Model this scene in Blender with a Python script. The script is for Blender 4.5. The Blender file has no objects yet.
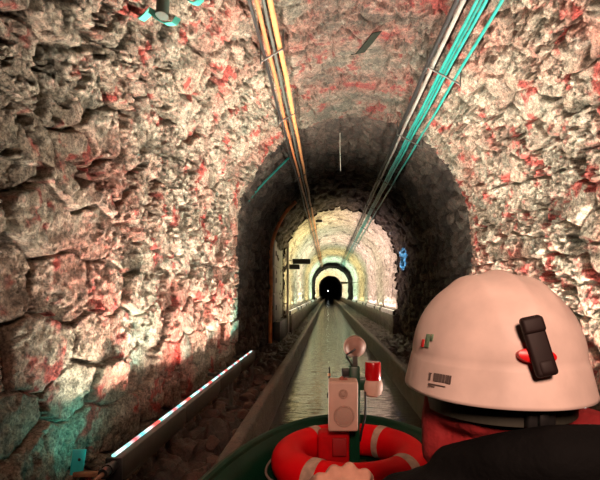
import bpy, bmesh, math, random
import numpy as np
from mathutils import Vector, Matrix, Euler

random.seed(4)
S = bpy.context.scene
COL = S.collection
PI = math.pi
CAMZ = 1.2
CX, R0, ZS = 0.35, 1.6, 2.0        # vault centre, radius, springing height

# ------------------------------------------------------------------ helpers
def tag(o, label, cat, group=None, kind=None):
    if label: o['label'] = label
    if cat: o['category'] = cat
    if group: o['group'] = group
    if kind: o['kind'] = kind
    return o

def empty(name, loc, label, cat, group=None, rot=(0, 0, 0)):
    o = bpy.data.objects.new(name, None); COL.objects.link(o)
    o.location = loc; o.rotation_euler = rot; o.empty_display_size = 0.05
    return tag(o, label, cat, group)

def link(name, me, m, parent=None, smooth=True, world=True):
    """links a mesh; its coordinates are in world space unless world=False (then in the parent's space)"""
    o = bpy.data.objects.new(name, me); COL.objects.link(o)
    if m and not me.materials: me.materials.append(m)
    if smooth: me.polygons.foreach_set('use_smooth', [True] * len(me.polygons))
    if parent:
        o.parent = parent
        if world:
            pm = Matrix.LocRotScale(parent.location, parent.rotation_euler, parent.scale)
            g = parent.parent
            while g:
                pm = Matrix.LocRotScale(g.location, g.rotation_euler, g.scale) @ pm
                g = g.parent
            if True:
                me.transform(pm.inverted())
    return o

class MB:
    def __init__(s): s.b = bmesh.new()
    def box(s, c, d, rot=None, bev=0.0, seg=2):
        t = bmesh.new()
        bmesh.ops.create_cube(t, size=1)
        bmesh.ops.scale(t, vec=d, verts=t.verts)
        if bev > 0:
            bmesh.ops.bevel(t, geom=t.edges[:], offset=bev, segments=seg, profile=0.5, affect='EDGES')
        M = Matrix.Translation(c)
        if rot: M = M @ Euler(rot).to_matrix().to_4x4()
        bmesh.ops.transform(t, matrix=M, verts=t.verts)
        return s._merge(t)
    def _merge(s, t):
        me = bpy.data.meshes.new('tmp'); t.to_mesh(me); t.free()
        s.b.from_mesh(me); bpy.data.meshes.remove(me); return s
    def lathe(s, prof, c, axis='z', n=32, rot=None):
        """prof: list of (r, h) from one end to the other"""
        t = bmesh.new(); rings = []
        for r, h in prof:
            if r < 1e-6: rings.append([t.verts.new((0, 0, h))])
            else: rings.append([t.verts.new((r*math.cos(2*PI*k/n), r*math.sin(2*PI*k/n), h)) for k in range(n)])
        for a, b in zip(rings, rings[1:]):
            for k in range(n):
                k2 = (k+1) % n
                if len(a) == 1 and len(b) == 1: continue
                if len(a) == 1: t.faces.new((a[0], b[k], b[k2]))
                elif len(b) == 1: t.faces.new((a[k], a[k2], b[0]))
                else: t.faces.new((a[k], a[k2], b[k2], b[k]))
        bmesh.ops.recalc_face_normals(t, faces=t.faces)
        M = Matrix.Translation(c)
        if rot: M = M @ Euler(rot).to_matrix().to_4x4()
        if axis == 'y': M = M @ Matrix.Rotation(-PI/2, 4, 'X')
        if axis == 'x': M = M @ Matrix.Rotation(PI/2, 4, 'Y')
        bmesh.ops.transform(t, matrix=M, verts=t.verts)
        return s._merge(t)
    def tube(s, pts, r, n=10, caps=True):
        pts = [Vector(p) for p in pts]
        rs = r if isinstance(r, (list, tuple)) else [r]*len(pts)
        t = bmesh.new(); rings = []
        up = Vector((0, 0, 1)); prev = None
        for i, p in enumerate(pts):
            d = (pts[min(i+1, len(pts)-1)] - pts[max(i-1, 0)]).normalized()
            if prev is None:
                a = d.cross(up)
                if a.length < 1e-3: a = d.cross(Vector((1, 0, 0)))
            else: a = prev - d * prev.dot(d)
            a.normalize(); b = d.cross(a); prev = a
            rings.append([t.verts.new(p + (a*math.cos(2*PI*k/n) + b*math.sin(2*PI*k/n))*rs[i]) for k in range(n)])
        for A, B in zip(rings, rings[1:]):
            for k in range(n): t.faces.new((A[k], A[(k+1) % n], B[(k+1) % n], B[k]))
        if caps: t.faces.new(rings[0][::-1]); t.faces.new(rings[-1])
        bmesh.ops.recalc_face_normals(t, faces=t.faces)
        return s._merge(t)
    def ball(s, c, r, sub=2, scale=(1, 1, 1)):
        t = bmesh.new(); bmesh.ops.create_icosphere(t, subdivisions=sub, radius=1)
        bmesh.ops.transform(t, matrix=Matrix.Translation(c) @ Matrix.Diagonal((r*scale[0], r*scale[1], r*scale[2], 1)), verts=t.verts)
        return s._merge(t)
    def torus(s, c, R, r, n=64, m=16, a0=0, a1=2*PI, sq=1.0):
        t = bmesh.new(); full = abs(a1-a0-2*PI) < 1e-6
        N = n if full else n+1; rings = []
        for i in range(N):
            a = a0+(a1-a0)*i/n
            rings.append([t.verts.new((c[0]+(R+r*math.cos(2*PI*k/m))*math.cos(a), c[1]+(R+r*math.cos(2*PI*k/m))*math.sin(a), c[2]+sq*r*math.sin(2*PI*k/m))) for k in range(m)])
        for i in range(n):
            A, B = rings[i], rings[(i+1) % N]
            for k in range(m): t.faces.new((A[k], B[k], B[(k+1) % m], A[(k+1) % m]))
        bmesh.ops.recalc_face_normals(t, faces=t.faces)
        return s._merge(t)
    def build(s, name, m, parent=None, smooth=True, world=True, auto=35):
        me = bpy.data.meshes.new(name); s.b.to_mesh(me); s.b.free()
        o = link(name, me, m, parent, smooth, world)
        if smooth and auto:
            me.set_sharp_from_angle(angle=math.radians(auto))
        return o

# ------------------------------------------------------------------ materials
def mat(name, col, rough=0.5, metal=0.0, noise=0.0, nscale=30, bump=0.0, bscale=60, spec=0.5, emit=None, estr=0, trans=0):
    m = bpy.data.materials.new(name); m.use_nodes = True
    nt = m.node_tree; b = nt.nodes['Principled BSDF']
    b.inputs['Base Color'].default_value = (*col, 1); b.inputs['Roughness'].default_value = rough
    b.inputs['Metallic'].default_value = metal; b.inputs['Specular IOR Level'].default_value = spec
    if trans: b.inputs['Transmission Weight'].default_value = trans
    tc = nt.nodes.new('ShaderNodeTexCoord')
    if noise:
        n = nt.nodes.new('ShaderNodeTexNoise'); n.inputs['Scale'].default_value = nscale; n.inputs['Detail'].default_value = 6
        r = nt.nodes.new('ShaderNodeMapRange'); r.inputs['From Min'].default_value = .3; r.inputs['From Max'].default_value = .7
        r.inputs['To Min'].default_value = 1-noise; r.inputs['To Max'].default_value = 1+noise*.6
        mx = nt.nodes.new('ShaderNodeMix'); mx.data_type = 'RGBA'; mx.blend_type = 'MULTIPLY'; mx.inputs[0].default_value = 1
        mx.inputs[6].default_value = (*col, 1)
        nt.links.new(tc.outputs['Object'], n.inputs['Vector']); nt.links.new(n.outputs['Fac'], r.inputs['Value'])
        nt.links.new(r.outputs['Result'], mx.inputs[7]); nt.links.new(mx.outputs[2], b.inputs['Base Color'])
    if bump:
        n = nt.nodes.new('ShaderNodeTexNoise'); n.inputs['Scale'].default_value = bscale; n.inputs['Detail'].default_value = 5
        bp = nt.nodes.new('ShaderNodeBump'); bp.inputs['Strength'].default_value = bump; bp.inputs['Distance'].default_value = .01
        nt.links.new(tc.outputs['Object'], n.inputs['Vector']); nt.links.new(n.outputs['Fac'], bp.inputs['Height'])
        nt.links.new(bp.outputs['Normal'], b.inputs['Normal'])
    if emit:
        b.inputs['Emission Color'].default_value = (*emit, 1); b.inputs['Emission Strength'].default_value = estr
    return m

def rock_material(name, bump=1.0, bdist=.012, fine=1.0, rough=.8):
    """colour of every stone is stored per vertex (attribute 'stone'); speckle, pits and grain are added here"""
    m = bpy.data.materials.new(name); m.use_nodes = True
    nt = m.node_tree; N = nt.nodes; L = nt.links; b = N['Principled BSDF']
    b.inputs['Roughness'].default_value = rough; b.inputs['Specular IOR Level'].default_value = .35
    at = N.new('ShaderNodeAttribute'); at.attribute_name = 'stone'
    tc = N.new('ShaderNodeTexCoord')
    def noise(sc, det, ro, typ=None):
        n = N.new('ShaderNodeTexNoise'); n.inputs['Scale'].default_value = sc*fine; n.inputs['Detail'].default_value = det; n.inputs['Roughness'].default_value = ro
        if typ: n.noise_type = typ
        L.new(tc.outputs['Object'], n.inputs['Vector']); return n
    def rng(n, a0, a1, b0, b1):
        r = N.new('ShaderNodeMapRange'); r.inputs['From Min'].default_value = a0; r.inputs['From Max'].default_value = a1
        r.inputs['To Min'].default_value = b0; r.inputs['To Max'].default_value = b1; L.new(n.outputs['Fac'], r.inputs['Value']); return r
    r1 = rng(noise(22, 7, .7), .36, .62, .45, 1.35); r2 = rng(noise(75, 5, .7), .38, .58, .42, 1.25)
    mu = N.new('ShaderNodeMath'); mu.operation = 'MULTIPLY'; L.new(r1.outputs['Result'], mu.inputs[0]); L.new(r2.outputs['Result'], mu.inputs[1])
    mx = N.new('ShaderNodeMix'); mx.data_type = 'RGBA'; mx.blend_type = 'MULTIPLY'; mx.inputs[0].default_value = 1
    L.new(at.outputs['Color'], mx.inputs[6]); L.new(mu.outputs[0], mx.inputs[7])
    L.new(mx.outputs[2], b.inputs['Base Color'])
    n2 = noise(60, 7, .75)
    bp = N.new('ShaderNodeBump'); bp.inputs['Strength'].default_value = bump; bp.inputs['Distance'].default_value = bdist
    L.new(n2.outputs['Fac'], bp.inputs['Height']); L.new(bp.outputs['Normal'], b.inputs['Normal'])
    return m

ROCK = rock_material('rough_rock', 1.0, .030)
ROCKFAR = rock_material('masonry_rock', .8, .012, .8)
WETROCK = rock_material('wet_ledge_rock', .8, .014, .8, .45)

# ------------------------------------------------------------------ numpy noise
def h2(ix, iy, seed):
    x = (ix.astype(np.int64)*374761393 + iy.astype(np.int64)*668265263 + seed*2147483647) & 0xffffffff
    x = ((x ^ (x >> 13))*1274126177) & 0xffffffff
    x = ((x ^ (x >> 16))*2246822519) & 0xffffffff
    x = x ^ (x >> 15)
    return (x & 0xffffff)/float(0x1000000)
def perlin(x, y, seed=0):
    ix = np.floor(x); iy = np.floor(y); fx = x-ix; fy = y-iy
    u = fx*fx*fx*(fx*(fx*6-15)+10); v = fy*fy*fy*(fy*(fy*6-15)+10)
    def g(ax, ay, dx, dy):
        a = h2(ax, ay, seed)*2*PI
        return np.cos(a)*dx+np.sin(a)*dy
    n00 = g(ix, iy, fx, fy); n10 = g(ix+1, iy, fx-1, fy); n01 = g(ix, iy+1, fx, fy-1); n11 = g(ix+1, iy+1, fx-1, fy-1)
    return 1.5*((n00*(1-u)+n10*u)*(1-v)+(n01*(1-u)+n11*u)*v)
def fbm(x, y, oct=4, seed=0, gain=.5):
    o = 0; a = 1; t = 0
    for i in range(oct):
        o = o+a*perlin(x*2**i+17.3*i, y*2**i-9.1*i, seed+i); t += a; a *= gain
    return o/t
def ridged(x, y, oct=4, seed=0):
    o = 0; a = 1; t = 0
    for i in range(oct):
        o = o+a*(1-np.abs(perlin(x*2**i+3.3*i, y*2**i+7.7*i, seed+i))*1.8); t += a; a *= .5
    return o/t
def cells(x, y, seed, jit=.75, stagger=.5):
    """irregular stones: nearest-cell lookup with staggered rows -> (id hash a,b,c), offset to the stone's centre, edge distance"""
    iy0 = np.floor(y)
    best = np.full(x.shape, 9.); second = np.full(x.shape, 9.)
    bx = np.zeros_like(x); by = np.zeros_like(x); bi = np.zeros_like(x); bj = np.zeros_like(x)
    for dj in (-1, 0, 1):
        jy = iy0+dj
        xs = x+stagger*(np.mod(jy, 2))
        ix0 = np.floor(xs)
        for di in (-1, 0, 1):
            jx = ix0+di
            px = jx+.5+jit*(h2(jx, jy, seed)-.5); py = jy+.5+jit*.8*(h2(jx, jy, seed+1)-.5)
            dx = xs-px; dy = y-py
            d = np.sqrt(dx*dx*1.0+dy*dy)
            c = d < best
            second = np.where(c, best, np.minimum(second, d)); best = np.where(c, d, best)
            bx = np.where(c, dx, bx); by = np.where(c, dy, by); bi = np.where(c, jx, bi); bj = np.where(c, jy, bj)
    return bi, bj, bx, by, second-best
def sst(a, b, x):
    t = np.clip((x-a)/(b-a), 0, 1); return t*t*(3-2*t)

def profile(s, o):
    """arc length s (0 at the left foot) -> x, z, outward normal; o widens the vault"""
    Z0 = -.25; R = R0+o
    l1 = ZS-Z0; la = PI*R0; s = np.asarray(s, float)
    a = PI-np.clip((s-l1)/R0, 0, PI)
    x = CX+R*np.cos(a); z = ZS+R*np.sin(a)
    z = np.where(s < l1, Z0+s, z); z = np.where(s > l1+la, ZS-(s-l1-la), z)
    nx = np.cos(a); nz = np.sin(a)
    return x, z, nx, nz
SL = 2*(ZS+.25)+PI*R0
S1, S2 = ZS+.25, ZS+.25+PI*R0

def lerp(a, b, t): return a*(1-t[..., None])+b*t[..., None]
C = lambda *v: np.array(v, float)

def stone_look(s, y, style, seed):
    """relief (outward, metres) and colour of the lining"""
    arch = np.clip(np.minimum(s-S1, S2-s)/(PI*R0/2), 0, 1)           # 0 at the springing, 1 at the crown
    if style == 'near':
        wx = .07*fbm(y*3, s*3, 3, seed+50); wy = .07*fbm(y*3+40, s*3, 3, seed+60)
        yy, ss = y+wx, s+wy
        k = 1-.62*sst(.35, .9, arch)
        calm = np.maximum(sst(3.8, 2.4, y)*sst(2.3, 1.7, s), sst(1.85, 1.35, s))      # dressed blocks low on the left
        bi, bj, bx, by, e = cells(yy/.36, ss/.25, seed, .85)
        cc = cells((y+.4*wx)/.44, (s+.4*wy)/.27, seed+100, .42, .45); pick = calm+.35*fbm(y*3, s*3, 2, seed+7) > .5
        bi, bj, bx, by, e = [np.where(pick, q, p) for p, q in zip((bi, bj, bx, by, e), cc)]
        h = h2(bi, bj, seed+3)-.5; gx = h2(bi, bj, seed+4)-.5; gy = h2(bi, bj, seed+5)-.5
        d = .055*h+.05*(gx*bx+gy*by)
        groove = 1-sst(.02, .15-.06*calm, e+.06*fbm(yy*14, ss*14, 2, seed+9))
        d = d+.12*groove*(h2(bi, bj, seed+8)*.9+.15)
        w2 = .022*fbm(y*11, s*11, 3, seed+52); w3 = .022*fbm(y*11+7, s*11+3, 3, seed+53)
        y2, s2 = yy+w2, ss+w3
        ci, cj, cx, cy, ce = cells(y2/.070+31, s2/.050, seed+20, .95)
        h_ = h2(ci, cj, seed+23)-.5; gx_ = h2(ci, cj, seed+24)-.5; gy_ = h2(ci, cj, seed+25)-.5
        rough = sst(-.3, .3, fbm(y*1.6, s*1.6, 2, seed+33)+.10)          # shattered areas / smoother block faces
        rough = rough*(1-.85*calm)
        d = d+(.022*h_+.026*(gx_*cx+gy_*cy))*(.12+.88*rough)
        d = d+.030*(1-sst(.0, .12, ce))*rough
        pn = fbm(y2*5+5, s2*6, 5, seed+40, .6)
        d = d+.11*sst(.16, .20, pn)*(.10+.9*rough)+.07*sst(.20, .25, fbm(y2*10, s2*13, 4, seed+44, .6))*(.06+.94*rough)
        d = d+.04*fbm(y*1.8, s*1.8, 5, seed+12)-.016*ridged(yy*12, ss*12, 4, seed+14)*(.5+.5*rough)+.012*fbm(y*30, s*30, 3, seed+15, .7)
        d = d*k
        n1 = fbm(y*2.2, s*2.2, 5, seed+70, .6); n2 = fbm(y*3.1+9, s*3.1, 5, seed+80, .65); n3 = fbm(y*5, s*5+3, 4, seed+90, .6)
        t = h2(bi, bj, seed+6); t2 = h2(ci, cj, seed+7)
        col = lerp(C(.50, .40, .29), C(.70, .60, .46), np.clip(t*.7+n3*.9+.2, 0, 1))
        col = lerp(col, np.broadcast_to(C(.25, .17, .12), col.shape), sst(.0, .5, n1+.25*(t-.5))*.75)
        pink = sst(-.05, .45, fbm(y*.9+4, s*.9, 4, seed+99, .6)+.16*sst(.45, .8, arch)+.12*(s > S2)+.40*np.exp(-((y-4.7)/1.4)**2-((s-1.15)/.6)**2))  # low left patch puts the red LED glow into the stone
        col = lerp(col, np.broadcast_to(C(.62, .26, .19), col.shape), pink*.75)
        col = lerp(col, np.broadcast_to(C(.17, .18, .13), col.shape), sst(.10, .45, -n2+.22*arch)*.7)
        redm = sst(.14, .40, n2+.28*(t2-.5)+.05*arch+.10*sst(6.0, 8.2, s))
        col = lerp(col, np.broadcast_to(C(.60, .055, .045), col.shape), redm*.85)
        white = sst(.22, .5, fbm(y*7, s*7, 4, seed+95, .7))
        col = lerp(col, np.broadcast_to(C(.92, .83, .68), col.shape), white*.6*(1-redm))
        brown = sst(.50, .85, arch)  # stone colour simply gets darker towards the crown
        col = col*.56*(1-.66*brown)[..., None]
    else:
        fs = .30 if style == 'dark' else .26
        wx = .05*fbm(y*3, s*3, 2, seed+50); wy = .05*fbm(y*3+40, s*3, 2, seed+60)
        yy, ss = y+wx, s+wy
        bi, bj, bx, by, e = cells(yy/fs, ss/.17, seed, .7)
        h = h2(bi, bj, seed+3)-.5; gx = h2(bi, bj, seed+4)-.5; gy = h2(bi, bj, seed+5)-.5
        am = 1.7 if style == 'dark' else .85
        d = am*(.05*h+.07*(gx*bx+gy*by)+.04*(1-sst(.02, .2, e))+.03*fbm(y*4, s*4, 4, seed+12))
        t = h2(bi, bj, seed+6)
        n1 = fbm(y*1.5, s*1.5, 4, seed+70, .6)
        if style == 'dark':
            col = lerp(C(.035, .026, .021), C(.11, .083, .064), np.clip(t*.8+n1*.6, 0, 1))  # shade of the unlit stretches is put into this stone colour
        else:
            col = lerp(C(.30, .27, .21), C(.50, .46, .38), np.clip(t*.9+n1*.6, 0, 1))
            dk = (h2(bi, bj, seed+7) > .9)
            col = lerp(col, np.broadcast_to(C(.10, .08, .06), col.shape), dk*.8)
    return d, np.clip(col, .01, .9)

def grid_mesh(name, V, colr, m, parent=None, smooth=True):
    """V (rows, cols, 3) -> quad mesh with the colour attribute 'stone'"""
    r, c = V.shape[:2]
    idx = np.arange(r*c).reshape(r, c)
    q = np.stack([idx[:-1, :-1], idx[:-1, 1:], idx[1:, 1:], idx[1:, :-1]], -1).reshape(-1, 4)
    me = bpy.data.meshes.new(name)
    me.vertices.add(r*c); me.vertices.foreach_set('co', V.reshape(-1).astype(np.float32))
    n = len(q); me.loops.add(n*4); me.loops.foreach_set('vertex_index', q.reshape(-1).astype(np.int32))
    me.polygons.add(n); me.polygons.foreach_set('loop_start', np.arange(0, n*4, 4, dtype=np.int32))
    me.polygons.foreach_set('use_smooth', np.full(n, smooth))
    me.update(calc_edges=True); me.validate()
    ca = me.attributes.new('stone', 'FLOAT_COLOR', 'POINT')
    ca.data.foreach_set('color', np.concatenate([colr.reshape(-1, 3), np.ones((r*c, 1))], 1).astype(np.float32).reshape(-1))
    o = bpy.data.objects.new(name, me); COL.objects.link(o); me.materials.append(m)
    if parent: o.parent = parent
    return o

def lining(rows, ds, style, seed, m):
    """rows: list of (y, o). Splits into left wall, vault and right wall."""
    yv = np.array([r[0] for r in rows]); ov = np.array([r[1] for r in rows])
    sv = np.linspace(0, SL, int(SL/ds)+1)
    sv[np.argmin(abs(sv-S1))] = S1; sv[np.argmin(abs(sv-S2))] = S2
    Y, SS = np.meshgrid(yv, sv, indexing='ij'); O = np.repeat(ov[:, None], len(sv), 1)
    x, z, nx, nz = profile(SS, O)
    # rows of a step (same y, changing offset) still get their own relief
    d, col = stone_look(SS, Y+O*1.0, style, seed)
    V = np.stack([x+nx*d, Y+.25*d*(1 if style == 'near' else .3), z+nz*d], -1)
    a, b = int(np.argmin(abs(sv-S1))), int(np.argmin(abs(sv-S2)))
    for nm, i0, i1 in (('wall_left', 0, a), ('ceiling', a, b), ('wall_right', b, len(sv)-1)):
        o = grid_mesh(nm, V[:, i0:i1+1], col[:, i0:i1+1], m)
        o['kind'] = 'structure'

def yrows(y0, y1, f):
    ys = [y0]
    while ys[-1] < y1: ys.append(ys[-1]+f(ys[-1]))
    k = (y1-y0)/(ys[-1]-y0)
    return [y0+(v-y0)*k for v in ys]

D1, D2, D3, D4, D5, D6 = 6.3, 13.0, 36.0, 44.0, 64.0, 90.0
OD = .14
near_rows = [(y, 0) for y in yrows(-3.2, D1, lambda y: .05 if y < 1.3 else max(.009, .0030*y))]
near_rows += [(D1+.004, o) for o in (.03, .06, .09, .13, .17)]
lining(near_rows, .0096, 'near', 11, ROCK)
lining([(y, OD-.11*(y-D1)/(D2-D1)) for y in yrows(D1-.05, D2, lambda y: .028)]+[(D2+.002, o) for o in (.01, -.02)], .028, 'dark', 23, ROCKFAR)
def lit(y0, y1, sd):
    lining([(y, 0) for y in yrows(y0, y1, lambda y: .006*y-.02)], .045, 'lit', sd, ROCKFAR)
lit(D2-.02, D3, 31)
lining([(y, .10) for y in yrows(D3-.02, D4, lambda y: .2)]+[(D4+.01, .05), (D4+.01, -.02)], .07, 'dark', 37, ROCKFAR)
lit(D4-.02, D5, 41)
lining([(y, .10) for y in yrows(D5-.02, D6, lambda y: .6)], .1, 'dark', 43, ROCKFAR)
# end of what the boat can see: a dark cap painted for the unlit passage beyond
mb = MB(); mb.box((CX, D6+.1, 1.6), (4.2, .2, 4.6)); o = mb.build('wall_back', mat('far_end_shade', (.03, .03, .035), .9, noise=.5, nscale=3), smooth=False); o['kind'] = 'structure'
mb = MB(); mb.box((CX, -3.3, 1.6), (4.2, .2, 4.6)); o = mb.build('wall_front', mat('rear_rock', (.25, .19, .15), .9, noise=.5, nscale=4), smooth=False); o['kind'] = 'structure'

# ------------------------------------------------------------------ ledges, kerbs, water
def strip(name, x0, x1, z, y0, y1, ds, amp, seed, m, colA, colB, nx=None):
    xs = np.linspace(x0, x1, max(2, int((x1-x0)/ds)+1)); ys = np.array(yrows(y0, y1, lambda y: max(ds, .008*y)))
    Y, X = np.meshgrid(ys, xs, indexing='ij')
    bi, bj, bx, by, e = cells(Y/.22, X/.2, seed, .9)
    d = amp*(h2(bi, bj, seed+1)-.5+1.2*(h2(bi, bj, seed+2)-.5)*bx+1.2*(h2(bi, bj, seed+3)-.5)*by)+amp*.8*fbm(X*6, Y*6, 4, seed)-amp*.8*(1-sst(.02, .25, e))
    t = np.clip(h2(bi, bj, seed+6)*.7+.5*fbm(X*3, Y*3, 3, seed+9)+.1, 0, 1)
    V = np.stack([X, Y, z+d], -1)
    o = grid_mesh(name, V[:, ::-1], lerp(colA, colB, t)[:, ::-1], m); o['kind'] = 'structure'; return o
strip('floor', -1.45, -.56, .05, -3.2, D6, .025, .09, 5, WETROCK, C(.03, .02, .018), C(.085, .05, .04))
strip('floor', .93, 2.15, .07, -3.2, D6, .03, .08, 6, WETROCK, C(.03, .02, .018), C(.08, .05, .04))

def kerb(name, x0, x1, z1, seed):
    """long worn kerb: inner face, top, outer face as one grid wrapped over the corner"""
    pr = [(x0, -.3), (x0, .0), (x0, .08), (x0, .16), (x0, z1-.05), (x0+.006, z1-.012), (x0+.02, z1), ((x0+x1)/2, z1), (x1-.02, z1), (x1-.006, z1-.012), (x1, z1-.05), (x1, .0)]
    P = np.array(pr); ys = np.array(yrows(-3.2, D6, lambda y: max(.03, .012*y)))
    A = np.cumsum(np.r_[0, np.hypot(*np.diff(P, axis=0).T)])
    Y, AA = np.meshgrid(ys, A, indexing='ij')
    n = fbm(Y*2.2, AA*16, 4, seed, .6); n2 = fbm(Y*.7, AA*3, 3, seed+5)
    X = np.repeat(P[None, :, 0], len(ys), 0)+.014*n+.012*n2; Z = np.repeat(P[None, :, 1], len(ys), 0)+.012*n+.015*n2
    col = lerp(C(.015, .010, .008), C(.13, .09, .062), np.clip(.45+n*.8+n2*.3, 0, 1))
    o = grid_mesh(name, np.stack([X, Y, Z], -1), col, WETROCK); o['kind'] = 'structure'; return o
kerb('trim_1', -.62, -.52, .29, 71)
kerb('trim_2', .88, .98, .31, 72)
def plinth(name, xa, xb, z1, y0, y1, seed):
    """low wall under the light bars: an inner face and a top"""
    pts = [(xa, -.1), (xa, .1), (xa, .2), (xa, .3), (xa, .4), (xa, z1-.03), (xa+(xb-xa)*.1, z1), (xa+(xb-xa)*.5, z1), (xb, z1)]
    P = np.array(pts); ys = np.array([y0-.001]+yrows(y0, y1, lambda y: max(.05, .01*y)))
    Y, I = np.meshgrid(ys, np.arange(len(pts)), indexing='ij'); A = np.cumsum(np.r_[0, np.hypot(*np.diff(P, axis=0).T)])[I]
    bi, bj, bx, by, e = cells(Y/.3, A/.16, seed, .6)
    d = .03*(h2(bi, bj, seed)-.5)-.02*(1-sst(.02, .2, e))
    X = P[I][..., 0]+d*np.sign(xa-xb); Z = P[I][..., 1]+.5*d
    X[0] = xb                                                             # the first row folds back to the wall: an end face
    col = lerp(C(.03, .022, .018), C(.10, .07, .05), h2(bi, bj, seed+4))
    o = grid_mesh(name, np.stack([X, Y, Z], -1), col, WETROCK); o['kind'] = 'structure'; return o
plinth('trim_3', -1.03, -1.5, .57, 13.1, D6, 81)
plinth('trim_4', 1.80, 2.2, .58, 12.7, D6, 82)

wm = bpy.data.materials.new('canal_water'); wm.use_nodes = True
nt = wm.node_tree; b = nt.nodes['Principled BSDF']
b.inputs['Base Color'].default_value = (.010, .012, .007, 1); b.inputs['Roughness'].default_value = .03; b.inputs['IOR'].default_value = 2.3
b.inputs['Specular IOR Level'].default_value = .9
tc = nt.nodes.new('ShaderNodeTexCoord'); mp = nt.nodes.new('ShaderNodeMapping'); mp.inputs['Scale'].default_value = (1.6, 4.0, 1)
n = nt.nodes.new('ShaderNodeTexNoise'); n.inputs['Scale'].default_value = 2.6; n.inputs['Detail'].default_value = 2; n.inputs['Roughness'].default_value = .55
bp = nt.nodes.new('ShaderNodeBump'); bp.inputs['Strength'].default_value = .40; bp.inputs['Distance'].default_value = .03
nt.links.new(tc.outputs['Object'], mp.inputs['Vector']); nt.links.new(mp.outputs['Vector'], n.inputs['Vector']); nt.links.new(n.outputs['Fac'], bp.inputs['Height']); nt.links.new(bp.outputs['Normal'], b.inputs['Normal'])
mb = MB(); mb.box((.18, 43.4, -.15), (1.56, 93.2, .3)); o = mb.build('water', wm, smooth=False); o['kind'] = 'structure'

# ------------------------------------------------------------------ lights: LED bars
def area(name, loc, dirv, sx, sy, power, col, spread=120):
    l = bpy.data.lights.new(name, 'AREA'); l.shape = 'RECTANGLE'; l.size = sx; l.size_y = sy; l.energy = power; l.color = col
    l.spread = math.radians(spread)
    o = bpy.data.objects.new(name, l); COL.objects.link(o); o.location = loc
    d = Vector(dirv).normalized(); ax = Vector((0, 1, 0))                 # long side along the tunnel
    ax = (ax-d*ax.dot(d)).normalized(); zc = -d; yc = zc.cross(ax)
    o.rotation_euler = Matrix((ax, yc, zc)).transposed().to_euler(); return o

BARM = mat('bar_housing', (.04, .036, .026), .5, .0, noise=.35, nscale=12, bump=.1)
PALEBAR = mat('pale_bar_housing', (.55, .53, .48), .45, .2, noise=.3, nscale=9)
BLACK = mat('black_plastic', (.012, .012, .012), .45)
STEEL = mat('dull_steel', (.10, .095, .085), .55, .4, noise=.4, nscale=20)
def led_material(name, cols, per, strength):
    m = bpy.data.materials.new(name); m.use_nodes = True; nt = m.node_tree; N = nt.nodes; L = nt.links
    N.remove(N['Principled BSDF']); em = N.new('ShaderNodeEmission'); em.inputs['Strength'].default_value = strength
    tc = N.new('ShaderNodeTexCoord'); sp = N.new('ShaderNodeSeparateXYZ'); L.new(tc.outputs['Object'], sp.inputs[0])
    md = N.new('ShaderNodeMath'); md.operation = 'MULTIPLY'; md.inputs[1].default_value = 1/per; L.new(sp.outputs['Y'], md.inputs[0])
    fr = N.new('ShaderNodeMath'); fr.operation = 'FRACT'; L.new(md.outputs[0], fr.inputs[0])
    cr = N.new('ShaderNodeValToRGB'); L.new(fr.outputs[0], cr.inputs[0]); e = cr.color_ramp.elements
    while len(e) < len(cols): e.new(.5)
    for i, c in enumerate(cols): e[i].position = i/(len(cols)); e[i].color = (*c, 1)
    L.new(cr.outputs[0], em.inputs['Color']); L.new(em.outputs[0], N['Material Output'].inputs[0]); return m
LEDMIX = led_material('led_white_red_cyan', [(.05, .9, .7), (1, 1, .95), (.3, .9, .9), (.95, .1, .1), (.1, .85, .9), (1, 1, .95), (.9, .12, .1)], .62, 1.7)
LEDWARM = led_material('led_warm', [(1, .9, .62), (1, .95, .8)], .5, 2.0)

def light_bar(x, z, y0, y1, side, label, housing, led, segs, lights, posts=(), group='light bars along the ledges'):
    """side -1: on the left ledge, +1: on the right; LED strip along the top edge facing the wall"""
    t = empty('light_bar', (x, y0, z-.1), label, 'light', group)
    for k in range(segs):
        a = y0+(y1-y0)*k/segs; e = y0+(y1-y0)*(k+1)/segs
        mb = MB(); mb.box((x, (a+e)/2, z-.055), (.066, e-a-.006, .110), bev=.008)
        mb.box((x-side*.010, (a+e)/2, z-.118), (.034, e-a-.1, .02), bev=.004)
        mb.build('housing', housing, t)
    for yy in (y0, y1):
        mb = MB(); mb.box((x, yy, z-.055), (.076, .02, .122), bev=.006); mb.build('end_cap', BLACK, t)
    mb = MB(); mb.box((x+side*.016, (y0+y1)/2, z+.004), (.017, y1-y0-.05, .012), bev=.003); mb.build('led_strip', led, t)
    for yp, zb, wallx in posts:
        mb = MB(); mb.box((x, yp, (z-.09+zb)/2), (.035, .035, z-.09-zb), bev=.004); mb.box((x, yp, zb+.006), (.11, .09, .012), bev=.003)
        mb.build('support_post', STEEL, t)
        mb = MB(); mb.box(((x+wallx)/2, yp+.03, z-.07), (abs(wallx-x), .03, .03), bev=.004); mb.build('wall_bracket', STEEL, t)
    for (ya, yb, pw, col, dx, spr) in lights:
        area('led_light', (x+side*.02, (ya+yb)/2, z+.03), (side*dx, 0, 1), yb-ya, .03, pw, col, spr)
    return t

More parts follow.
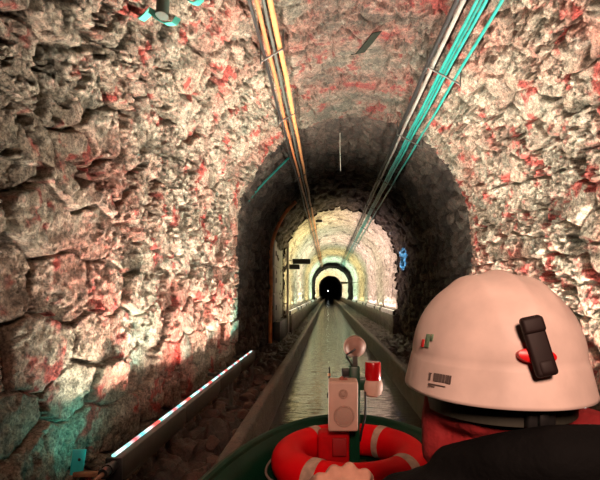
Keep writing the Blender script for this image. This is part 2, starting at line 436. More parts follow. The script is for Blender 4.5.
WW, RED, CY = (1, .88, .73), (1, .10, .08), (.10, 1, .85)
NB = 1.0
def mixed(y0, y1, n, red, cyan, up, across, dx=.02, spr=100):
    """LED groups along a bar: a part of the light grazes up the wall behind, the rest crosses to the other side"""
    out = []; st = (y1-y0)/n
    for k in range(n):
        a = y0+k*st; q = k % 3; c = (WW, (1, .66, .54), (.85, 1, .86))[q]
        out.append((a, a+st*.45, up, c, dx, spr)); out.append((a+st*.45, a+st*.9, across, c, -1.0, 96))
        if q == 1: out.append((a+st*.5, a+st*.9, red, RED, dx, spr))
        if q == 2: out.append((a+st*.5, a+st*.8, cyan, CY, dx, spr))
    return out
light_bar(-1.0, .425, 2.15, 6.15, -1, 'dark light bar with glowing white, red and cyan LED strip along the left wall', BARM, LEDMIX, 4,
          mixed(2.2, 6.1, 12, 9, 4, 10, 13)+[(2.18, 2.3, 1.3, CY, .9, 160)], posts=((4.75, .02, -1.25), (6.05, .02, -1.25)))
light_bar(1.70, .425, 2.0, 6.15, 1, 'dark light bar on the right ledge hidden behind the helmeted person', BARM, LEDMIX, 4,
          mixed(2.05, 6.1, 12, 7, 2.5, 12, 15), posts=((2.7, .04, 1.95), (6.05, .04, 1.95)))

YEL, CRM, PNK, GRN = (1, .83, .40), (1, .90, .66), (1, .70, .66), (.72, 1, .76)
far = [(13.2, 16.2, YEL, PNK, 1), (16.6, 18.2, GRN, CRM, .6), (18.6, 22.3, CRM, PNK, 1), (22.9, 24.2, GRN, GRN, .5), (24.8, 29.5, YEL, YEL, .7), (30.4, 35.6, GRN, GRN, 1.1)]
far2 = [(44.5, 49.5, CRM, GRN, 1.1), (50.5, 56, YEL, CRM, 1.1), (57, 63.5, YEL, CRM, 1.1)]
ordn = ['first', 'second', 'third', 'fourth', 'fifth', 'sixth', 'seventh', 'eighth', 'ninth']
for i, (a, e, cl, cr_, k) in enumerate(far+far2):
    P = 31*k*(e-a)
    light_bar(-1.10, .68, a, e, -1, 'pale light bar on the low left wall, %s counting away from the grey cabinet' % ordn[i], PALEBAR, LEDWARM, 1, [(a+.1, e-.1, P*.3, cl, .05, 110), (a+.1, e-.1, P, cr_, -1.5, 90)], group='pale light bars on the low left wall')
    light_bar(1.87, .69, a-.15, e-.15, 1, 'pale light bar on the low right wall, %s counting away from the blue glow' % ordn[i], PALEBAR, LEDWARM, 1, [(a-.05, e-.25, P*.3, cr_, .05, 110), (a-.05, e-.25, P, cl, -1.5, 90)], group='pale light bars on the low right wall')

# ------------------------------------------------------------------ cables under the vault
def vault(x, o=0.0, drop=0.0):
    R = R0+o
    return ZS+math.sqrt(max(R*R-(x-CX)**2, 0))-drop
def xz_for(kslope, drop):
    x = kslope*2.1
    for _ in range(40): x = kslope*(vault(x, 0, drop)-CAMZ)
    return x, vault(x, 0, drop)
def cable(name, kslope, r, drop, m, label, cat, y0=-1.0, y1=36, seed=1, wob=.006, group=None):
    x, z = xz_for(kslope, drop); pts = []
    yy = np.array(yrows(y0, y1, lambda y: max(.12, .02*y)))
    n1 = fbm(yy*.5, yy*0+seed*3.7, 2, seed); n2 = fbm(yy*.5+50, yy*0+seed*1.7, 2, seed)
    sag = .012*np.cos(2*PI*(yy-4.3)/1.8)
    for i, y in enumerate(yy): pts.append((x+wob*2*n1[i], y, z+wob*2*n2[i]+sag[i]*(.4+wob*60)))
    mb = MB(); mb.tube(pts, r, 10); o = mb.build(name, m); tag(o, label, cat, group); return x, z
ORANGE = mat('orange_sheath', (.34, .12, .045), .5, noise=.3, nscale=14)
TAN = mat('tan_sheath', (.42, .175, .065), .5, noise=.25, nscale=10)
GREYG = mat('grey_green_sheath', (.05, .06, .05), .5, noise=.3)
BLKC = mat('black_sheath', (.008, .008, .008), .45)
TEAL = mat('teal_sheath', (.008, .19, .16), .35, noise=.2, nscale=9)
TEAL2 = mat('dark_teal_sheath', (.006, .13, .115), .35, noise=.2, nscale=9)
PIPE = mat('grey_conduit', (.17, .165, .145), .5, .0, noise=.35, nscale=10)
lc = [xz_for(k, .07)[0] for k in (-.266, -.196)]
cable('cable', -.270, .014, 0.110, BLKC, 'thin black cable, leftmost of the bundle under the vault left of the crown', 'cable', seed=1, wob=.012)
cable('cable', -.246, .017, 0.120, ORANGE, 'dull orange cable between the black and grey cables under the vault', 'cable', seed=2, wob=.008)
cable('cable', -.222, .013, 0.105, GREYG, 'grey-green cable between the orange and tan cables under the vault', 'cable', seed=3, wob=.006)
cable('cable', -.196, .022, 0.120, TAN, 'thick tan cable, brightest of the bundle under the vault left of the crown', 'cable', seed=4, wob=.006)
cable('conduit', .462, .018, 0.110, PIPE, 'straight grey conduit pipe beside the teal cables under the vault', 'pipe', seed=5, wob=.001)
cable('cable', .508, .013, .115, TEAL, 'teal cable nearest the grey conduit in the bundle of three', 'cable', seed=6, wob=.002)
cable('cable', .523, .012, .110, TEAL2, 'darker teal cable in the middle of the bundle of three', 'cable', seed=7, wob=.002)
cable('cable', .540, .013, .115, TEAL, 'teal cable on the outer side of the bundle of three', 'cable', seed=8, wob=.002)
cable('cable', .594, .013, .115, TEAL, 'single teal cable running apart to the right of the bundle', 'cable', seed=9, wob=.002)
cable('cable', .438, .022, 0.095, BLKC, 'black cable in place of the shadow on the inner side of the grey conduit', 'cable', seed=10, wob=.006)  # widened black strip stands in for the shade beside the conduit

def bracket(xa, xb, y, o, label, group):
    za, zb = vault(xa, o), vault(xb, o)
    za_, zb_ = vault(xa, 0, .150), vault(xb, 0, .150)
    t = empty('cable_bracket', ((xa+xb)/2, y, (za_+zb_)/2), label, 'bracket', group)
    mb = MB(); mb.tube([(xa, y, za_), (xb, y, zb_)], .008, 8); mb.build('crossbar', STEEL, t)
    for x, z0, z1 in ((xa, za_, za+.06), (xb, zb_, zb+.06)):
        mb = MB(); mb.tube([(x, y, z0-.02), (x, y, z1)], .007, 8); mb.build('stud', STEEL, t)
for i, y in enumerate((4.35, 6.2, 8.6, 11.2, 14.5, 18.5, 23, 28, 34)):
    o = OD if D1 < y < D2 else 0
    xr0, xr1 = xz_for(.438, .1)[0], xz_for(.62, .1)[0]
    bracket(xr0-.02, xr1, y, o, 'steel bracket under the vault holding the teal cables, %s from the boat' % ordn[i], 'brackets under the teal cables')
for i, y in enumerate((3.9, 5.3, 8.0, 11.0, 15, 20, 26, 33)):
    o = OD if D1 < y < D2 else 0
    bracket(xz_for(-.285, .1)[0], xz_for(-.178, .1)[0], y, o, 'steel bracket under the vault holding orange and tan cables, %s from the boat' % ordn[i], 'brackets under the orange and tan cables')

mb = MB(); mb.tube([Vector(((u-328)/460*7.45, 7.45, CAMZ-(v-293)/460*7.45)) for u, v in ((246, 204), (253, 195), (264, 182.5), (275, 171.5), (286, 160.5), (297, 150.5))], .018, 8)
o = mb.build('cable', TEAL); tag(o, 'thin teal cable slanting up the left rim of the dark stretch to the bundle', 'cable')

# ------------------------------------------------------------------ odds and ends on the lining
TEALP = mat('teal_paint', (.05, .42, .34), .5, noise=.4, nscale=12, bump=.2)
def ribbon(name, pts, w, wdir, th, m, label, cat):
    wd = Vector(wdir).normalized()*w/2; b_ = bmesh.new(); rows = []
    P = [Vector(p) for p in pts]
    for i, p in enumerate(P):
        d = (P[min(i+1, len(P)-1)]-P[max(i-1, 0)]).normalized(); nrm = d.cross(wd).normalized()*th/2
        rows.append([b_.verts.new(p+wd+nrm), b_.verts.new(p-wd+nrm), b_.verts.new(p-wd-nrm), b_.verts.new(p+wd-nrm)])
    for A, B in zip(rows, rows[1:]):
        for k in range(4): b_.faces.new((A[k], A[(k+1) % 4], B[(k+1) % 4], B[k]))
    b_.faces.new(rows[0][::-1]); b_.faces.new(rows[-1]); bmesh.ops.recalc_face_normals(b_, faces=b_.faces)
    me = bpy.data.meshes.new(name); b_.to_mesh(me); b_.free(); o = link(name, me, m); me.set_sharp_from_angle(angle=.8); return tag(o, label, cat)
def px(u, v, D): return Vector(((u-328)/460*D, D, CAMZ-(v-293)/460*D))
# teal strap looped around a stub of pipe up on the left haunch
D = 2.55
ribbon('strap', [px(141, 20, D), px(147, 15, D), px(152, 9, D-.02), px(152, 14, D-.05), px(158, 20, D-.06), px(166, 24, D-.05), px(174, 24, D-.02), px(178, 18, D+.04)], .05, (.3, .9, .2), .006, TEALP, 'curled teal strap hanging from the left of the vault around a dark pipe stub', 'strap')
t = MB(); t.tube([px(165, -25, D+.02), px(163, 4, D), px(162, 16, D-.01)], .035, 14); o = t.build('pipe_stub', mat('dark_pipe', (.05, .075, .06), .45)); tag(o, 'short dark pipe stub held in the curled teal strap', 'pipe')
ribbon('strap', [px(184, -6, 2.6), px(190, 2, 2.58), px(196, 4, 2.58), px(201, 0, 2.6), px(204, -8, 2.62)], .05, (.2, .95, .2), .006, TEALP, 'small teal strap end at the top of the photo right of the pipe stub', 'strap')
# dark scrap stuck to the vault
ribbon('metal_scrap', [px(355, 54, 4.28), px(360, 53, 4.22), px(366, 46, 4.15), px(371, 40, 4.08), px(377, 32, 4.02)], .085, (1, .1, .25), .008, mat('grey_green_metal', (.007, .009, .006), .9, spec=.1, noise=.3), 'dark grey-green metal scrap hanging from the red patch of the vault', 'scrap')
t = MB(); t.tube([px(340, 133, 6.25), px(340, 150, 6.25), px(340.5, 171, 6.25)], .004, 6); o = t.build('hanging_wire', mat('pale_wire', (.5, .5, .42), .5)); tag(o, 'thin pale wire hanging straight down from the vault crown', 'wire')

# orange conduit down the dark section, the grey wall boxes and a pale upright for the lit step edge
sx = np.linspace(.35, 3.62, 40); pts = []
for s_ in sx[::-1]:
    x, z, nx, nz = [float(v) for v in profile(s_, .015)]
    pts.append((x, 10.2+.12*(s_-1.5 if s_ < 1.5 else .0)+0.02*math.sin(s_*5), z))
mb = MB(); mb.tube(pts, .040, 10); o = mb.build('conduit', mat('orange_brown_conduit', (.70, .26, .09), .5, noise=.4, nscale=8)); tag(o, 'orange-brown conduit curving down the left of the dark stretch beside the grey cabinet', 'pipe')
CAB = mat('grey_green_panel', (.27, .28, .23), .45, .2, noise=.3, nscale=4)
t = empty('wall_cabinet', (-1.32, 11.7, .5), 'tall grey-green metal cabinet with three doors on the left of the dark stretch', 'cabinet')
mb = MB(); mb.box((-1.37, 11.7, 1.5), (.2, 2.0, 1.98), bev=.01); mb.build('carcass', CAB, t)
for k in range(3):
    mb = MB(); mb.box((-1.262, 11.7, .85+k*.65), (.022, 1.9, .60), bev=.008)
    d = mb.build('door', CAB, t)
    mb = MB(); mb.box((-1.245, 11.05, .85+k*.65), (.02, .03, .12), bev=.004); mb.build('handle', BLACK, d)
mb = MB(); mb.box((-1.2, 11.7, .27), (.14, 1.8, .5), bev=.01); mb.build('plinth', BARM, t)
mb = MB(); mb.tube([(-1.12, 12.85, .05), (-1.12, 12.85, 2.6)], .035, 14); mb.box((-1.12, 12.85, .07), (.16, .16, .04), bev=.006); mb.box((-1.20, 12.85, 2.2), (.22, .04, .04), bev=.006); mb.box((-1.20, 12.85, .9), (.22, .04, .04), bev=.006)
o = mb.build('pole', mat('pale_lit_edge', (.55, .53, .48), .4, .3, noise=.2)); tag(o, 'pale upright standing in for the lit stone edge beyond the grey cabinet', 'pole')  # pale pipe stands in for the lit edge of the stone step

def flood(c, d, wall, label, lens=1):
    t = empty('floodlight', c, label, 'lamp', 'black floodlights on the walls')
    mb = MB(); mb.box(c, d, bev=.012); mb.build('housing', BLACK, t)
    mb = MB(); mb.tube([(c[0]-lens*d[0]*.3, c[1], c[2]), wall], .016, 8); mb.build('arm', BLACK, t)
    mb = MB(); mb.lathe([(0, 0), (.045, 0), (.045, .012), (0, .016)], (c[0]+lens*(d[0]/2), c[1], c[2]), 'x' , 20, rot=(0, 0, 0 if lens > 0 else PI)); mb.build('lens', mat('lamp_lens', (.7, .75, .8), .1), t)
    return t
flood((-.78, 13.6, CAMZ+.93), (.52, .16, .15), (-1.35, 13.55, CAMZ+1.0), 'upper of two black floodlight boxes on the left wall before the lit stone')
flood((-1.02, 13.4, CAMZ+.76), (.40, .16, .14), (-1.35, 13.4, CAMZ+.8), 'lower of two black floodlight boxes on the left wall before the lit stone')
flood((1.86, 12.8, CAMZ+1.66), (.26, .1, .07), (2.12, 12.85, CAMZ+1.66), 'small black lamp on the right side of the vault above the blue glow', -1)
flood((.98, 28, CAMZ+.62), (.40, .14, .12), (2.05, 28.0, CAMZ+.66), 'small black lamp on a long arm far down the right wall', -1)
flood((-.28, 14.2, CAMZ+2.22), (.20, .12, .07), (-.5, 14.25, CAMZ+2.38), 'small black lamp under the vault beside the orange and tan cables')

# metal plate and plug by the near end of the bar
t = empty('wall_plate', px(84, 476, 2.15), 'small plate painted with cyan light, dark screw, at the near end of the light bar', 'plate')
PLM = mat('cyan_lit_plate', (.03, .50, .52), .4)  # cyan LED light is put into this pale plate's colour
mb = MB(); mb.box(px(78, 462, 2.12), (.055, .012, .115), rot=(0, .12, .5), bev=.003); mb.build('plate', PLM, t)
mb = MB(); mb.lathe([(0, 0), (.006, 0), (.006, .01), (0, .012)], px(79.5, 459, 2.10)+Vector((0, -.002, 0)), 'y', 12, rot=(0, 0, .5+PI)); mb.build('screw', BLACK, t)
mb = MB(); mb.box(px(92, 474, 2.12), (.16, .03, .02), rot=(0, .05, .1), bev=.004); mb.build('arm', mat('rusty_iron', (.30, .14, .07), .7, .3, noise=.5), t)
t = empty('power_plug', (-.99, 2.06, .34), 'black plug and brown lead at the near end of the glowing light bar', 'plug')
mb = MB(); mb.tube([(-.995, 2.14, .40), (-.995, 2.03, .40)], .022, 14); mb.tube([(-.995, 2.10, .40), (-.995, 2.07, .40)], .027, 14); mb.build('plug', BLACK, t)
mb = MB(); mb.tube([(-.995, 2.04, .40), (-1.0, 1.98, .395), (-1.03, 1.93, .36), (-1.08, 1.9, .28), (-1.12, 1.88, .12), (-1.13, 1.8, .06), (-1.12, 1.5, .06)], .010, 10); mb.build('lead', mat('brown_lead', (.20, .10, .06), .5), t)

# fallen stones on the left ledge
def stone_mesh(seed):
    r = random.Random(seed); b_ = bmesh.new(); bmesh.ops.create_icosphere(b_, subdivisions=3, radius=1)
    pl = [(Vector((r.uniform(-1, 1), r.uniform(-1, 1), r.uniform(-1, 1))).normalized(), r.uniform(.55, .85)) for _ in range(14)]
    for v in b_.verts:
        p = v.co.copy()
        for nrm, h in pl:
            d = p.dot(nrm)
            if d > h: p -= nrm*(d-h)
        v.co = p
    me = bpy.data.meshes.new('loose_stone'); b_.to_mesh(me); b_.free(); return me
stm = mat('dark_red_stone', (.10, .05, .038), .7, noise=.5, nscale=6, bump=.6, bscale=18)
sms = [stone_mesh(k) for k in range(3)]
for me in sms: me.materials.append(stm); me.polygons.foreach_set('use_smooth', [False]*len(me.polygons))
rr = random.Random(9)
for k in range(14):
    o = bpy.data.objects.new('loose_stone', sms[k % 3]); COL.objects.link(o)
    q = rr.uniform(.06, .105); y = 2.2+k*.29+rr.uniform(-.08, .08)
    o.location = (rr.uniform(-.9, -.70), y, .06+q*.42); o.scale = (q, q*rr.uniform(.8, 1.15), q*rr.uniform(.6, .8)); o.rotation_euler = (rr.uniform(-.2, .2), rr.uniform(-.2, .2), rr.uniform(0, 6))
    tag(o, 'broken dark reddish stone lying on the left ledge below the light bar', 'stone', 'fallen stones on the left ledge')

# lamp far away in the dark end of the passage
t = empty('headlamp', (-.1, 78, .05), 'tiny white lamp shining at the dark far end above the water', 'lamp')
mb = MB(); mb.ball((0, 78, 1.55), .11, 2); mb.build('bulb', mat('far_lamp', (1, 1, 1), .5, emit=(.85, .95, 1), estr=5), t)
mb = MB(); mb.tube([(0, 78.1, -.1), (0, 78.1, 1.5)], .05, 8); mb.build('pole', BLACK, t)

# ------------------------------------------------------------------ the boat
GREEN = mat('dark_green_paint', (.003, .034, .015), .5, spec=.15, noise=.25, nscale=8)
GREEN2 = mat('post_green_paint', (.004, .055, .024), .35, noise=.2, nscale=12)
BX, BY, BL, BW, GZ = .08, 1.0, 1.13, .485, CAMZ-.575
def halfw(y): return BW if y < BY else BW*math.sqrt(max(0, 1-((y-BY)/BL)**2.1))
boat = empty('boat', (BX, 0, 0), 'dark green boat with a rounded bow carrying the red life ring', 'boat')
def outline(inset=0, n=40):
    L = []
    ys = [-2.6, -1.8, -1, -.2, .5]+[BY+(BL-inset)*math.sin(PI/2*k/n) for k in range(n+1)]
    for y in ys: L.append((max(0, (BW-inset)*(1 if y < BY else math.sqrt(max(0, 1-(min(1, (y-BY)/(BL-inset)))**2.1)))), y))
    return [(BX-w, y) for w, y in L]+[(BX+w, y) for w, y in L[-2::-1]]
OUT = outline()
b_ = bmesh.new(); lev = [(1.0, GZ), (.99, .45), (.95, .2), (.86, -.05), (.72, -.14)]; rows = []
for f, z in lev: rows.append([b_.verts.new((BX+(x-BX)*f, -2.6+(y+2.6)*(1-(1-f)*.35), z)) for x, y in OUT])
for A, B in zip(rows, rows[1:]):
    for k in range(len(A)-1): b_.faces.new((A[k], A[k+1], B[k+1], B[k]))
    b_.faces.new((A[-1], A[0], B[0], B[-1]))
b_.faces.new(rows[-1])
bmesh.ops.recalc_face_normals(b_, faces=b_.faces)
me = bpy.data.meshes.new('hull'); b_.to_mesh(me); b_.free(); hull = link('hull', me, GREEN, boat)
sd = hull.modifiers.new('thickness', 'SOLIDIFY'); sd.thickness = .016; sd.offset = -1
mb = MB(); mb.tube([(x, y, GZ) for x, y in OUT], .017, 10); mb.build('gunwale', GREEN, boat)
def flat(name, inset, z, ya, yb, th, m):
    P = [(x, y) for x, y in outline(inset) if ya-1e-6 <= y <= yb]
    P = [(x, max(y, ya)) for x, y in P]
    w = (BW-inset)*(1 if ya < BY else math.sqrt(max(0, 1-((ya-BY)/(BL-inset))**2.1)))
    P = [(BX-w, ya)]+P+[(BX+w, ya)]
    b_ = bmesh.new(); T = [b_.verts.new((x, y, z)) for x, y in P]; Bt = [b_.verts.new((x, y, z-th)) for x, y in P]
    b_.faces.new(T); b_.faces.new(Bt[::-1])
    for k in range(len(P)): b_.faces.new((T[k], Bt[k], Bt[(k+1) % len(P)], T[(k+1) % len(P)]))
    bmesh.ops.remove_doubles(b_, verts=b_.verts, dist=1e-5); bmesh.ops.recalc_face_normals(b_, faces=b_.faces)
    me = bpy.data.meshes.new(name); b_.to_mesh(me); b_.free(); return link(name, me, m, boat, smooth=False)
DECKZ = CAMZ-.702
flat('bow_deck', .03, DECKZ, 1.42, 9, .02, GREEN)
mb = MB(); mb.box((BX, 1.43, .28), (.80, .02, .37)); mb.build('bulkhead', GREEN, boat, smooth=False)
mb = MB(); mb.box((BX, -.55, .03), (.72, 3.9, .03)); mb.build('floorboards', mat('boat_floor', (.05, .045, .04), .7, noise=.3), boat, smooth=False)
WOOD = mat('bench_wood', (.16, .09, .05), .6, noise=.4, nscale=7)
mb = MB(); mb.box((BX, .48, .315), (.92, .34, .035), bev=.006); mb.build('bench', WOOD, boat)
mb = MB(); mb.box((BX, .48, .17), (.5, .25, .26)); mb.build('bench_support', GREEN, boat, smooth=False)

# life ring in the bow
RC = Vector((.085, 1.765, CAMZ-.634)); RR, rr_ = .235, .066
ring = empty('life_ring', (RC.x, RC.y, DECKZ), 'red life ring with grey-tan bands lying in the bow of the boat', 'life ring')
REDP = mat('red_vinyl', (.74, .003, .008), .5, spec=.06, noise=.15, nscale=6, bump=.08, bscale=25)
TANB = mat('grey_tan_band', (.50, .33, .25), .6, noise=.35, nscale=30, bump=.3, bscale=120)
mb = MB(); mb.torus(RC, RR, rr_, 96, 28); mb.build('float', REDP, ring, auto=0)
for deg in (128, 52, 238, 318):
    a = math.radians(deg); mb = MB(); mb.torus(RC, RR, rr_+.0025, 12, 28, a-.085, a+.085); mb.build('band', TANB, ring, auto=0)
ROPEM = mat('pale_rope', (.30, .22, .18), .8, bump=.6, bscale=150)
for k, deg in enumerate((128, 52, 318, 238)):
    a0 = math.radians(deg); nxt = math.radians((52, -42, 238, 128)[k])
    pts = []
    for i in range(17):
        f = i/16; a = a0+(nxt-a0)*f
        out = RR+rr_+.008+.012*math.sin(PI*f)
        pts.append((RC.x+out*math.cos(a), RC.y+out*math.sin(a), RC.z-.035*math.sin(PI*f)))
    mb = MB(); mb.tube(pts, .0045, 8); mb.build('grab_rope', ROPEM, ring)

# red canvas box inside the ring
t = empty('throw_bag', (.02, 1.84, DECKZ), 'red canvas bag standing inside the life ring left of the green post', 'bag')
mb = MB(); mb.box((.022, 1.855, DECKZ+.074), (.125, .085, .148), bev=.014, seg=3); mb.build('bag', mat('red_canvas', (.48, .003, .006), .7, noise=.2, spec=.1), t)
mb = MB(); mb.box((.045, 1.799, DECKZ+.10), (.055, .012, .07), bev=.004); mb.build('flap', mat('darker_red_canvas', (.33, .003, .005), .7), t)

# green post with its lamp, speaker and beacon
PX, PY = .1, 1.885
post = empty('mast', (PX, PY, DECKZ), 'square dark green post standing inside the life ring on the bow deck', 'post')
PZ1 = CAMZ-.300
mb = MB(); mb.box((PX+.008, PY, (DECKZ+PZ1)/2), (.043, .043, PZ1-DECKZ), bev=.004); mb.build('upright', GREEN2, post)
mb = MB(); mb.box((PX+.008, PY, DECKZ+.004), (.10, .07, .008), bev=.002); mb.build('base_plate', GREEN2, post)
mb = MB(); mb.box((PX+.045, PY, CAMZ-.372), (.05, .03, .05), bev=.006); mb.build('bracket', GREEN2, post)
mb = MB(); mb.tube([(PX+.05, PY-.02, CAMZ-.40), (PX+.052, PY-.025, CAMZ-.44), (PX+.05, PY-.025, CAMZ-.50), (PX+.035, PY-.028, CAMZ-.56), (PX+.03, PY-.02, CAMZ-.6)], .005, 8); mb.build('cable', BLACK, post)
mb = MB(); mb.box((PX-.028, PY, CAMZ-.325), (.034, .03, .03), bev=.004); mb.box((PX-.022, PY-.002, CAMZ-.35), (.04, .02, .02), bev=.004); mb.build('connector', BLACK, post)

OFFW = mat('off_white_plastic', (.68, .45, .36), .5, noise=.12, nscale=14)
SPX, SPY = .058, 1.80
spk = empty('loudspeaker', (SPX, SPY, CAMZ-.53), 'off-white box loudspeaker mounted on the front of the green post', 'loudspeaker', rot=(0, 0, 0))
mb = MB(); mb.box((SPX, SPY, CAMZ-.434), (.114, .095, .190), bev=.008, seg=3); mb.build('cabinet', OFFW, spk)
OFFW2 = mat('off_white_grille', (.54, .35, .28), .6, bump=.6, bscale=300)
yf = SPY-.0475
mb = MB(); mb.lathe([(0, .004), (.030, .004), (.034, .002), (.036, .006), (.039, .006), (.041, 0)], (SPX+.004, yf, CAMZ-.470), 'y', 40, rot=(0, 0, PI)); mb.build('woofer', OFFW2, spk)
mb = MB(); mb.lathe([(0, .007), (.007, .005), (.012, .002), (.014, .005), (.017, .005), (.018, 0)], (SPX, yf, CAMZ-.385), 'y', 32, rot=(0, 0, PI)); mb.build('tweeter', OFFW2, spk)
mb = MB(); mb.ball((SPX-.004, SPY, CAMZ-.336), .010, 2); mb.box((SPX+.012, SPY, CAMZ-.336), (.012, .012, .01), bev=.002); mb.build('knob', mat('rusty_knob', (.35, .10, .07), .5), spk)
mb = MB(); mb.box((SPX+.035, SPY+.05, CAMZ-.44), (.04, .03, .05), bev=.004); mb.build('mount', BLACK, spk)

LX = .110
LAMPM = mat('pink_lamp_shell', (.42, .24, .19), .6, noise=.2)
lamp = empty('bow_lamp', (LX, PY, CAMZ-.30), 'round pinkish-white lamp seen from behind on top of the green post', 'lamp')
LC = Vector((LX, 1.885, CAMZ-.222))
mb = MB(); mb.lathe([(0, -.030), (.012, -.030), (.022, -.027), (.032, -.020), (.0355, -.012), (.038, -.008), (.043, -.004), (.043, .022), (.040, .026)], LC, 'y', 44, rot=(.25, 0, .1)); mb.build('housing', LAMPM, lamp)
mb = MB(); mb.torus((0, 0, 0), .0425, .004, 48, 10)
mb.b.transform(Matrix.Translation(LC) @ Euler((.25, 0, .1)).to_matrix().to_4x4() @ Matrix.Rotation(PI/2, 4, 'X')); mb.build('rim', OFFW2, lamp)
mb = MB(); mb.lathe([(0, .030), (.03, .027), (.040, .0245)], LC, 'y', 44, rot=(.25, 0, .1)); mb.build('lens', mat('lamp_glass', (.8, .8, .85), .08), lamp)
mb = MB(); mb.tube([LC+Vector((0, -.033, -.004)), LC+Vector((-.012, -.036, -.012)), LC+Vector((-.034, -.03, -.026)), LC+Vector((-.036, -.02, -.036)), LC+Vector((-.024, -.008, -.055)), (PX+.0, PY, PZ1-.002)], .0042, 8); mb.build('cable', BLACK, lamp)
mb = MB(); mb.box(LC+Vector((0, .0, -.055)), (.022, .012, .05), bev=.003); mb.build('stem', STEEL, lamp)

BXX = .184
bea = empty('beacon', (BXX, PY, CAMZ-.42), 'red beacon with off-white base on the right of the green post', 'beacon')
mb = MB(); mb.lathe([(0, -.424), (.020, -.424), (.034, -.414), (.040, -.395), (.040, -.374), (.036, -.358), (.034, -.355), (0, -.355)], (BXX, PY, CAMZ), 'z', 36); mb.build('base', OFFW, bea)
mb = MB(); mb.lathe([(.033, -.355), (.0335, -.352), (.0325, -.288), (.030, -.282), (0, -.281)], (BXX, PY, CAMZ), 'z', 36); mb.build('lens', mat('red_lens', (.50, .004, .008), .2, noise=.1), bea)
mb = MB(); mb.box((PX+.062, PY, CAMZ-.385), (.05, .016, .02), bev=.003); mb.build('bracket', GREEN2, bea)
t = empty('antenna', (.005, 1.84, CAMZ-.36), 'short black rod aerial standing behind the loudspeaker', 'aerial')
mb = MB(); mb.tube([(.005, 1.86, CAMZ-.42), (.005, 1.86, CAMZ-.30)], [.005, .0035], 8); mb.build('rod', BLACK, t)
mb = MB(); mb.tube([(.005, 1.86, CAMZ-.335), (.005, 1.86, CAMZ-.325)], .006, 8); mb.build('collar', mat('copper_collar', (.5, .22, .12), .4, .5), t)
mb = MB(); mb.box((.045, 1.868, CAMZ-.415), (.10, .012, .02), bev=.002); mb.build('bracket', BLACK, t)

# steering stand under the hand
t = empty('grab_stand', (.02, .735, .045), 'dark green stand with a crossbar gripped by the hand in front', 'stand')
mb = MB(); mb.tube([(.02, .735, .045), (.02, .735, .886)], .016, 14); mb.build('upright', GREEN2, t)
mb = MB(); mb.tube([(-.03, .735, .888), (.075, .735, .888)], .012, 14); mb.build('crossbar', BLACK, t)
mb = MB(); mb.box((.02, .735, .052), (.12, .12, .014), bev=.003); mb.build('base_plate', GREEN2, t)

# ------------------------------------------------------------------ the person
def blob(name, parts, m, voxel, parent, smooth_it=6, extra=None, cut=None):
    """parts: chains of (point, radius); grown together into ONE continuous surface"""
    mb = MB()
    for ch in parts:
        for (p, r), (q, s_) in zip(ch, ch[1:]):
            p, q = Vector(p), Vector(q); n_ = max(1, int((q-p).length/(min(r, s_)*.35)))
            for i in range(n_+1):
                f = i/n_; mb.ball(p.lerp(q, f), r+(s_-r)*f, 2)
    for c, sc in (extra or []): mb.ball(c, 1.0, 3, sc)
    me = bpy.data.meshes.new(name); mb.b.to_mesh(me); mb.b.free()
    tmp = bpy.data.objects.new(name+'_tmp', me); COL.objects.link(tmp)
    rm = tmp.modifiers.new('r', 'REMESH'); rm.mode = 'VOXEL'; rm.voxel_size = voxel
    sm = tmp.modifiers.new('s', 'SMOOTH'); sm.iterations = smooth_it; sm.factor = .5
    dg = bpy.context.evaluated_depsgraph_get(); dg.update()
    me2 = bpy.data.meshes.new_from_object(tmp.evaluated_get(dg)); me2.name = name
    bpy.data.objects.remove(tmp); bpy.data.meshes.remove(me)
    if cut:
        b_ = bmesh.new(); b_.from_mesh(me2)
        for co, no in cut: bmesh.ops.bisect_plane(b_, geom=b_.verts[:]+b_.edges[:]+b_.faces[:], plane_co=co, plane_no=no, clear_outer=True)
        b_.to_mesh(me2); b_.free()
    me2.materials.clear(); return link(name, me2, m, parent)

SKIN = mat('skin', (.62, .32, .23), .5, noise=.15, nscale=40, bump=.25, bscale=90)
HX, HY, HZ = .224, .62, 1.085                       # head centre
YAW = math.radians(6)                               # the head is turned to the left
HM = Matrix.Translation((HX, HY, HZ)) @ Matrix.Rotation(YAW, 4, 'Z')
HEAD = Matrix.Translation((0, .004, -.026)) @ HM
hp = lambda x, y, z: HEAD @ Vector((x, y, z))
hq = lambda x, y, z: HM @ Vector((x, y, z))
person = empty('person', (.265, .5, .34), 'person in hard hat and black jacket seated with back turned, one hand forward', 'person')
SHL, SHR = (.10, .555, .925), (.445, .545, .92)
body_chains = [
    [((.265, .50, .43), .125), ((.265, .50, .60), .12), ((.265, .53, .80), .125), ((.268, .55, .92), .085), ((.255, .57, 1.0), .05), ((HX+.008, HY-.015, HZ-.06), .052)],
    [((.17, .555, .92), .05), (SHL, .05), ((-.03, .60, .69), .036), ((.035, .672, .871), .024)],
    [((.36, .55, .92), .05), (SHR, .05), ((.50, .60, .68), .038), ((.40, .82, .50), .026)],
    [((.19, .52, .42), .085), ((.15, .90, .44), .062), ((.15, .96, .12), .042), ((.15, .93, .085), .036), ((.14, 1.12, .08), .028)],
    [((.34, .52, .42), .085), ((.37, .90, .44), .062), ((.37, .96, .12), .042), ((.37, .93, .085), .036), ((.38, 1.12, .08), .028)],
]
